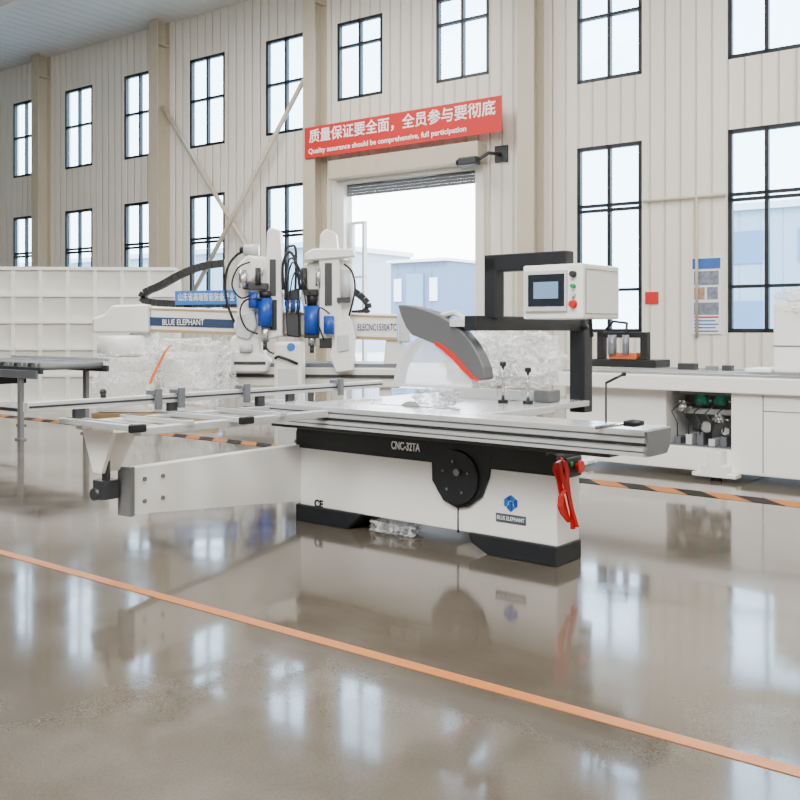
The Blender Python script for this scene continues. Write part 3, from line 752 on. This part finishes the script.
kv = thing('roller_conveyor', 'dark roller conveyor on slim grey legs at the left edge', 'conveyor', K, (0, 0, 0))
for a in (.0, .9): part('side_frame', MB().box(-1.6, .85, a, a+.04, .82, .90, .005), dgrey, kv)
for i in range(21):
    x = -1.5+i*.112
    part('roller', MB().cyl((x, .04, .905), (x, .9, .905), .045, 14), mgrey if i % 3 else dgrey, kv)
for x in (-1.3, .35):
    for y in (.02, .92):
        part('leg', MB().box(x-.035, x+.035, y-.025, y+.025, 0.02, .84).box(x-.07, x+.07, y-.04, y+.04, 0, .02), mgrey, kv)
part('cross_bar', MB().box(-1.3, .35, .0, .04, .34, .38), dgrey, kv)
part('drive_box', MB().box(-1.5, -.2, .05, .4, .66, .82, .01), blackp, kv)
part('chain_guard', MB().box(-1.2, .8, -.03, .0, .76, .86, .006), alud, kv)
part('side_rail', MB().box(-1.6, .85, .93, .96, .95, .99).box(-1.0, -.97, .93, .96, .88, .97).box(.3, .33, .93, .96, .88, .97), alu, kv)

# ================================================================ RIGHT MACHINE
r = thing('edge_banding_machine', 'long white machine bed with open mechanism behind the saw on the right', 'machine', R, (0, .4, 0))
xl = R.px(566, 455, 0)[0]; xo = R.px(666, 400, 0)[0]; xe = 2.6
part('base_beam', MB().box(xl, .0, -.06, 1.0, .06, .27, .012), white, r)
deck = part('deck', MB().box(xl, xe, -.16, 1.1, .79, .93, .012), white, r)
for a, b_, zz in ((-.10, -.05, .955), (.3, .34, .965), (.95, 1.0, .96)): part('linear_rail', MB().box(xl+.02, xe, a, b_, .93, zz), silver, deck)
part('deck_plate', MB().box(xl+.05, xe, .0, .9, .93, .942), hoodm, deck)
part('side_panel', MB().box(xl, xo, .0, .9, .27, .80, .01), white, r)
hs = part('housing', MB().box(0.0, xe, -.10, 1.05, .07, .86, .015), white, r)
part('panel_seam', MB().box(.95, .958, -.103, -.098, .1, .78), hoodm, hs)
part('panel_seam', MB().box(.28, .288, -.103, -.098, .1, .78), alud, hs)
part('panel_seam', MB().box(.29, .95, -.103, -.098, .64, .647), alud, hs)
part('back_plate', MB().box(xo, .0, .45, .5, .27, .8), mgrey, r)
part('inner_floor', MB().box(xo, .0, .02, .45, .27, .275), mgrey, r)
part('slide_block', MB().box(xo+.05, -.05, .15, .4, .74, .80, .01), mgrey, r)
part('slide_block', MB().box(xo+.05, -.05, .3, .38, .55, .6), alu, r)
for (xx, zz, mt, rr) in ((-.36, .69, teal, .04), (-.18, .69, teal, .04), (-.55, .62, silver, .05), (-.38, .44, dgrey, .045), (-.2, .52, silver, .035)):
    mo = part('motor', MB().cyl((xx-.06, .15, zz), (xx+.05, .15, zz), rr, 20).box(xx-.03, xx+.03, .12, .18, zz+rr-.01, zz+rr+.015), mt, r)
    part('motor_shaft', MB().cyl((xx+.05, .15, zz), (xx+.09, .15, zz), .012, 12), silver, mo)
for i in range(6):
    xx = xo+.04+i*.11
    if xx < -.08: part('valve_block', MB().box(xx, xx+.06, .1, .3, .275, .34+.03*(i % 3), .006), (alud, hoodm)[i % 2], r)
for i in range(6):
    xx = xo+.06+i*.11
    if xx < -.06: part('air_hose', MB().tube([(xx, .12, .34), (xx+.03, .05, .48), (xx-.04, .08, .58), (xx+.05, .12, .68)], .006, 6), blackp, r)
part('pulley', MB().cyl((-.30, .08, .45), (-.30, .14, .45), .05, 24), silver, r)
part('pulley', MB().cyl((-.12, .08, .42), (-.12, .14, .42), .035, 24), silver, r)
for xx in (xl+.15, -.12, 1.3):
    f_ = part('foot', MB().prism([(xx-.20, .035), (xx+.20, .035), (xx+.20, .07), (xx+.12, .07), (xx+.12, .14), (xx+.07, .14), (xx+.07, .27), (xx-.07, .27), (xx-.07, .14), (xx-.12, .14), (xx-.12, .07), (xx-.20, .07)], -.20, -.06, 'y', .004), white, r)
    part('levelling_pad', MB().cyl((xx, -.13, 0), (xx, -.13, .036), .05, 16), blackp, f_)
x0, z1 = R.px(596, 326, .5); x1, _ = R.px(660, 326, .5)
cg = part('tool_carriage', MB().box(x0, x1, .4, .75, .97, 1.05, .01).box(x0+.05, x0+.13, .42, .5, 1.05, 1.36, .01).box(x1-.18, x1-.10, .42, .5, 1.05, 1.30, .01).box(x0+.05, x1-.10, .42, .5, 1.27, 1.33, .01), blackp, r)
part('carriage_cover', MB().box(x0+.20, x1-.20, .38, .7, 1.05, 1.12, .02), rust, cg)
for a, b_, c_ in ((.25, 1.30, .045), (.4, 1.30, .035)): part('spindle', MB().cyl((x0+a, .38, 1.1), (x0+a, .38, b_), c_, 16), alud, cg)
part('hose', MB().tube([(x0+.1, .5, 1.34), (x0+.2, .5, 1.44), (x0+.38, .45, 1.42), (x0+.4, .38, 1.30)], .015, 8), blackp, cg)
for (pxx_, w_, h3, mt) in ((688, .18, 1.02, dgrey), (712, .10, 1.0, mgrey), (728, .09, 1.01, dgrey)):
    a, _ = R.px(pxx_, 355, .6)
    part('sensor_block', MB().box(a-w_/2, a+w_/2, .55, .65, .94, h3, .01), mt, r)
x0, _ = R.px(772, 300, .2)
w = thing('machine_housing', 'tall white machine housing with loose clear film on top at the right edge', 'machine housing', R, (x0+.4, .5, .968))
hd = part('machine_head', MB().box(x0+.0, x0+.9, .22, .85, .968, 1.60, .03), white, w)
part('head_cap', MB().box(x0+.10, x0+.8, .28, .8, 1.60, 1.68, .03), cream, w)
part('head_seam', MB().box(x0+.0, x0+.9, .215, .22, 1.2, 1.212), alud, hd)
part('film_wrap', MB().blob((x0+.44, .5, 1.62), (.46, .34, .13), 21, .25, 3, 4, e=.5, smooth=False), filmw, w)
part('foam_sheet', MB().box(x0-.25, x0-.01, .2, .6, .968, 1.0, .01), foam, w)

YE = 9.85
c = pc(506, 352, YE)
w = thing('wrapped_equipment', 'equipment shrouded in clear plastic on a stand behind the blade guard', 'wrapped goods', Z0, (c[0], YE, 0))
part('stand', MB().box(c[0]-.42, c[0]+.30, YE-.15, YE+.3, 0, .78, .02), cream, w)
m = MB(); m.box(c[0]-.48, c[0]-.12, YE-.15, YE+.2, .78, 1.12, .03).box(c[0]-.08, c[0]+.28, YE-.15, YE+.2, .78, 1.2, .04).cyl((c[0]-.3, YE, 1.1), (c[0]-.3, YE, 1.22), .1)
part('equipment_body', m, hoodm, w)
part('film_wrap', MB().blob((c[0]-.26, YE, 1.04), (.38, .3, .29), 31, .25, 3, 4, e=.5, smooth=False), filmw, w)
part('film_wrap', MB().blob((c[0]+.14, YE, 1.06), (.36, .3, .32), 33, .25, 3, 4, e=.5, smooth=False), filmw, w)
part('film_wrap', MB().blob((c[0]-.05, YE-.0, .98), (.60, .32, .22), 35, .3, 3, 4, e=.5, smooth=False), film, w)

# ================================================================ LIGHT + CAMERA
wd = bpy.data.worlds.new('World'); bpy.context.scene.world = wd; wd.use_nodes = True
nt = wd.node_tree; bg = nt.nodes['Background']
tc = nt.nodes.new('ShaderNodeTexCoord'); sx = nt.nodes.new('ShaderNodeSeparateXYZ'); nt.links.new(tc.outputs['Generated'], sx.inputs[0])
cr = nt.nodes.new('ShaderNodeValToRGB'); cr.color_ramp.elements[0].position = 0.0; cr.color_ramp.elements[0].color = (0.95, 0.97, 1.0, 1)
cr.color_ramp.elements[1].position = 0.6; cr.color_ramp.elements[1].color = (0.70, 0.84, 1.0, 1)
nt.links.new(sx.outputs['Z'], cr.inputs['Fac']); nt.links.new(cr.outputs['Color'], bg.inputs['Color'])
bg.inputs['Strength'].default_value = 14
def area(loc, size, e, col=(1, .98, .95), rot=(0, 0, 0)):
    l = bpy.data.lights.new('fill_light', 'AREA'); l.shape = 'RECTANGLE'; l.size = size[0]; l.size_y = size[1]; l.energy = e; l.color = col
    o = bpy.data.objects.new('fill_light', l); COL.objects.link(o); o.location = loc; o.rotation_euler = rot
area((0, 5, 9.5), (8, 4), 800); area((-6, 17, 9.5), (10, 5), 1700); area((7, 11, 9.5), (6, 5), 1100)  # overhead fill added to brighten the room and upper surfaces, no fixtures modelled
area((-3, -2, 8.5), (8, 4), 2400, rot=(math.radians(52), 0, 0))  # added fill behind the camera, tilted forward to brighten upright faces
s = bpy.data.lights.new('sun', 'SUN'); s.energy = 7; s.angle = .02
so = bpy.data.objects.new('sun', s); COL.objects.link(so); so.rotation_euler = (math.radians(38), 0, math.radians(-25))

cd = bpy.data.cameras.new('Camera'); co = bpy.data.objects.new('Camera', cd); COL.objects.link(co)
co.location = (0, 0, H); co.rotation_euler = (math.pi/2, 0, 0)
cd.sensor_width = 36; cd.lens = 36*F/800; cd.shift_y = -(400-HY)/800; cd.clip_end = 300
bpy.context.scene.camera = co
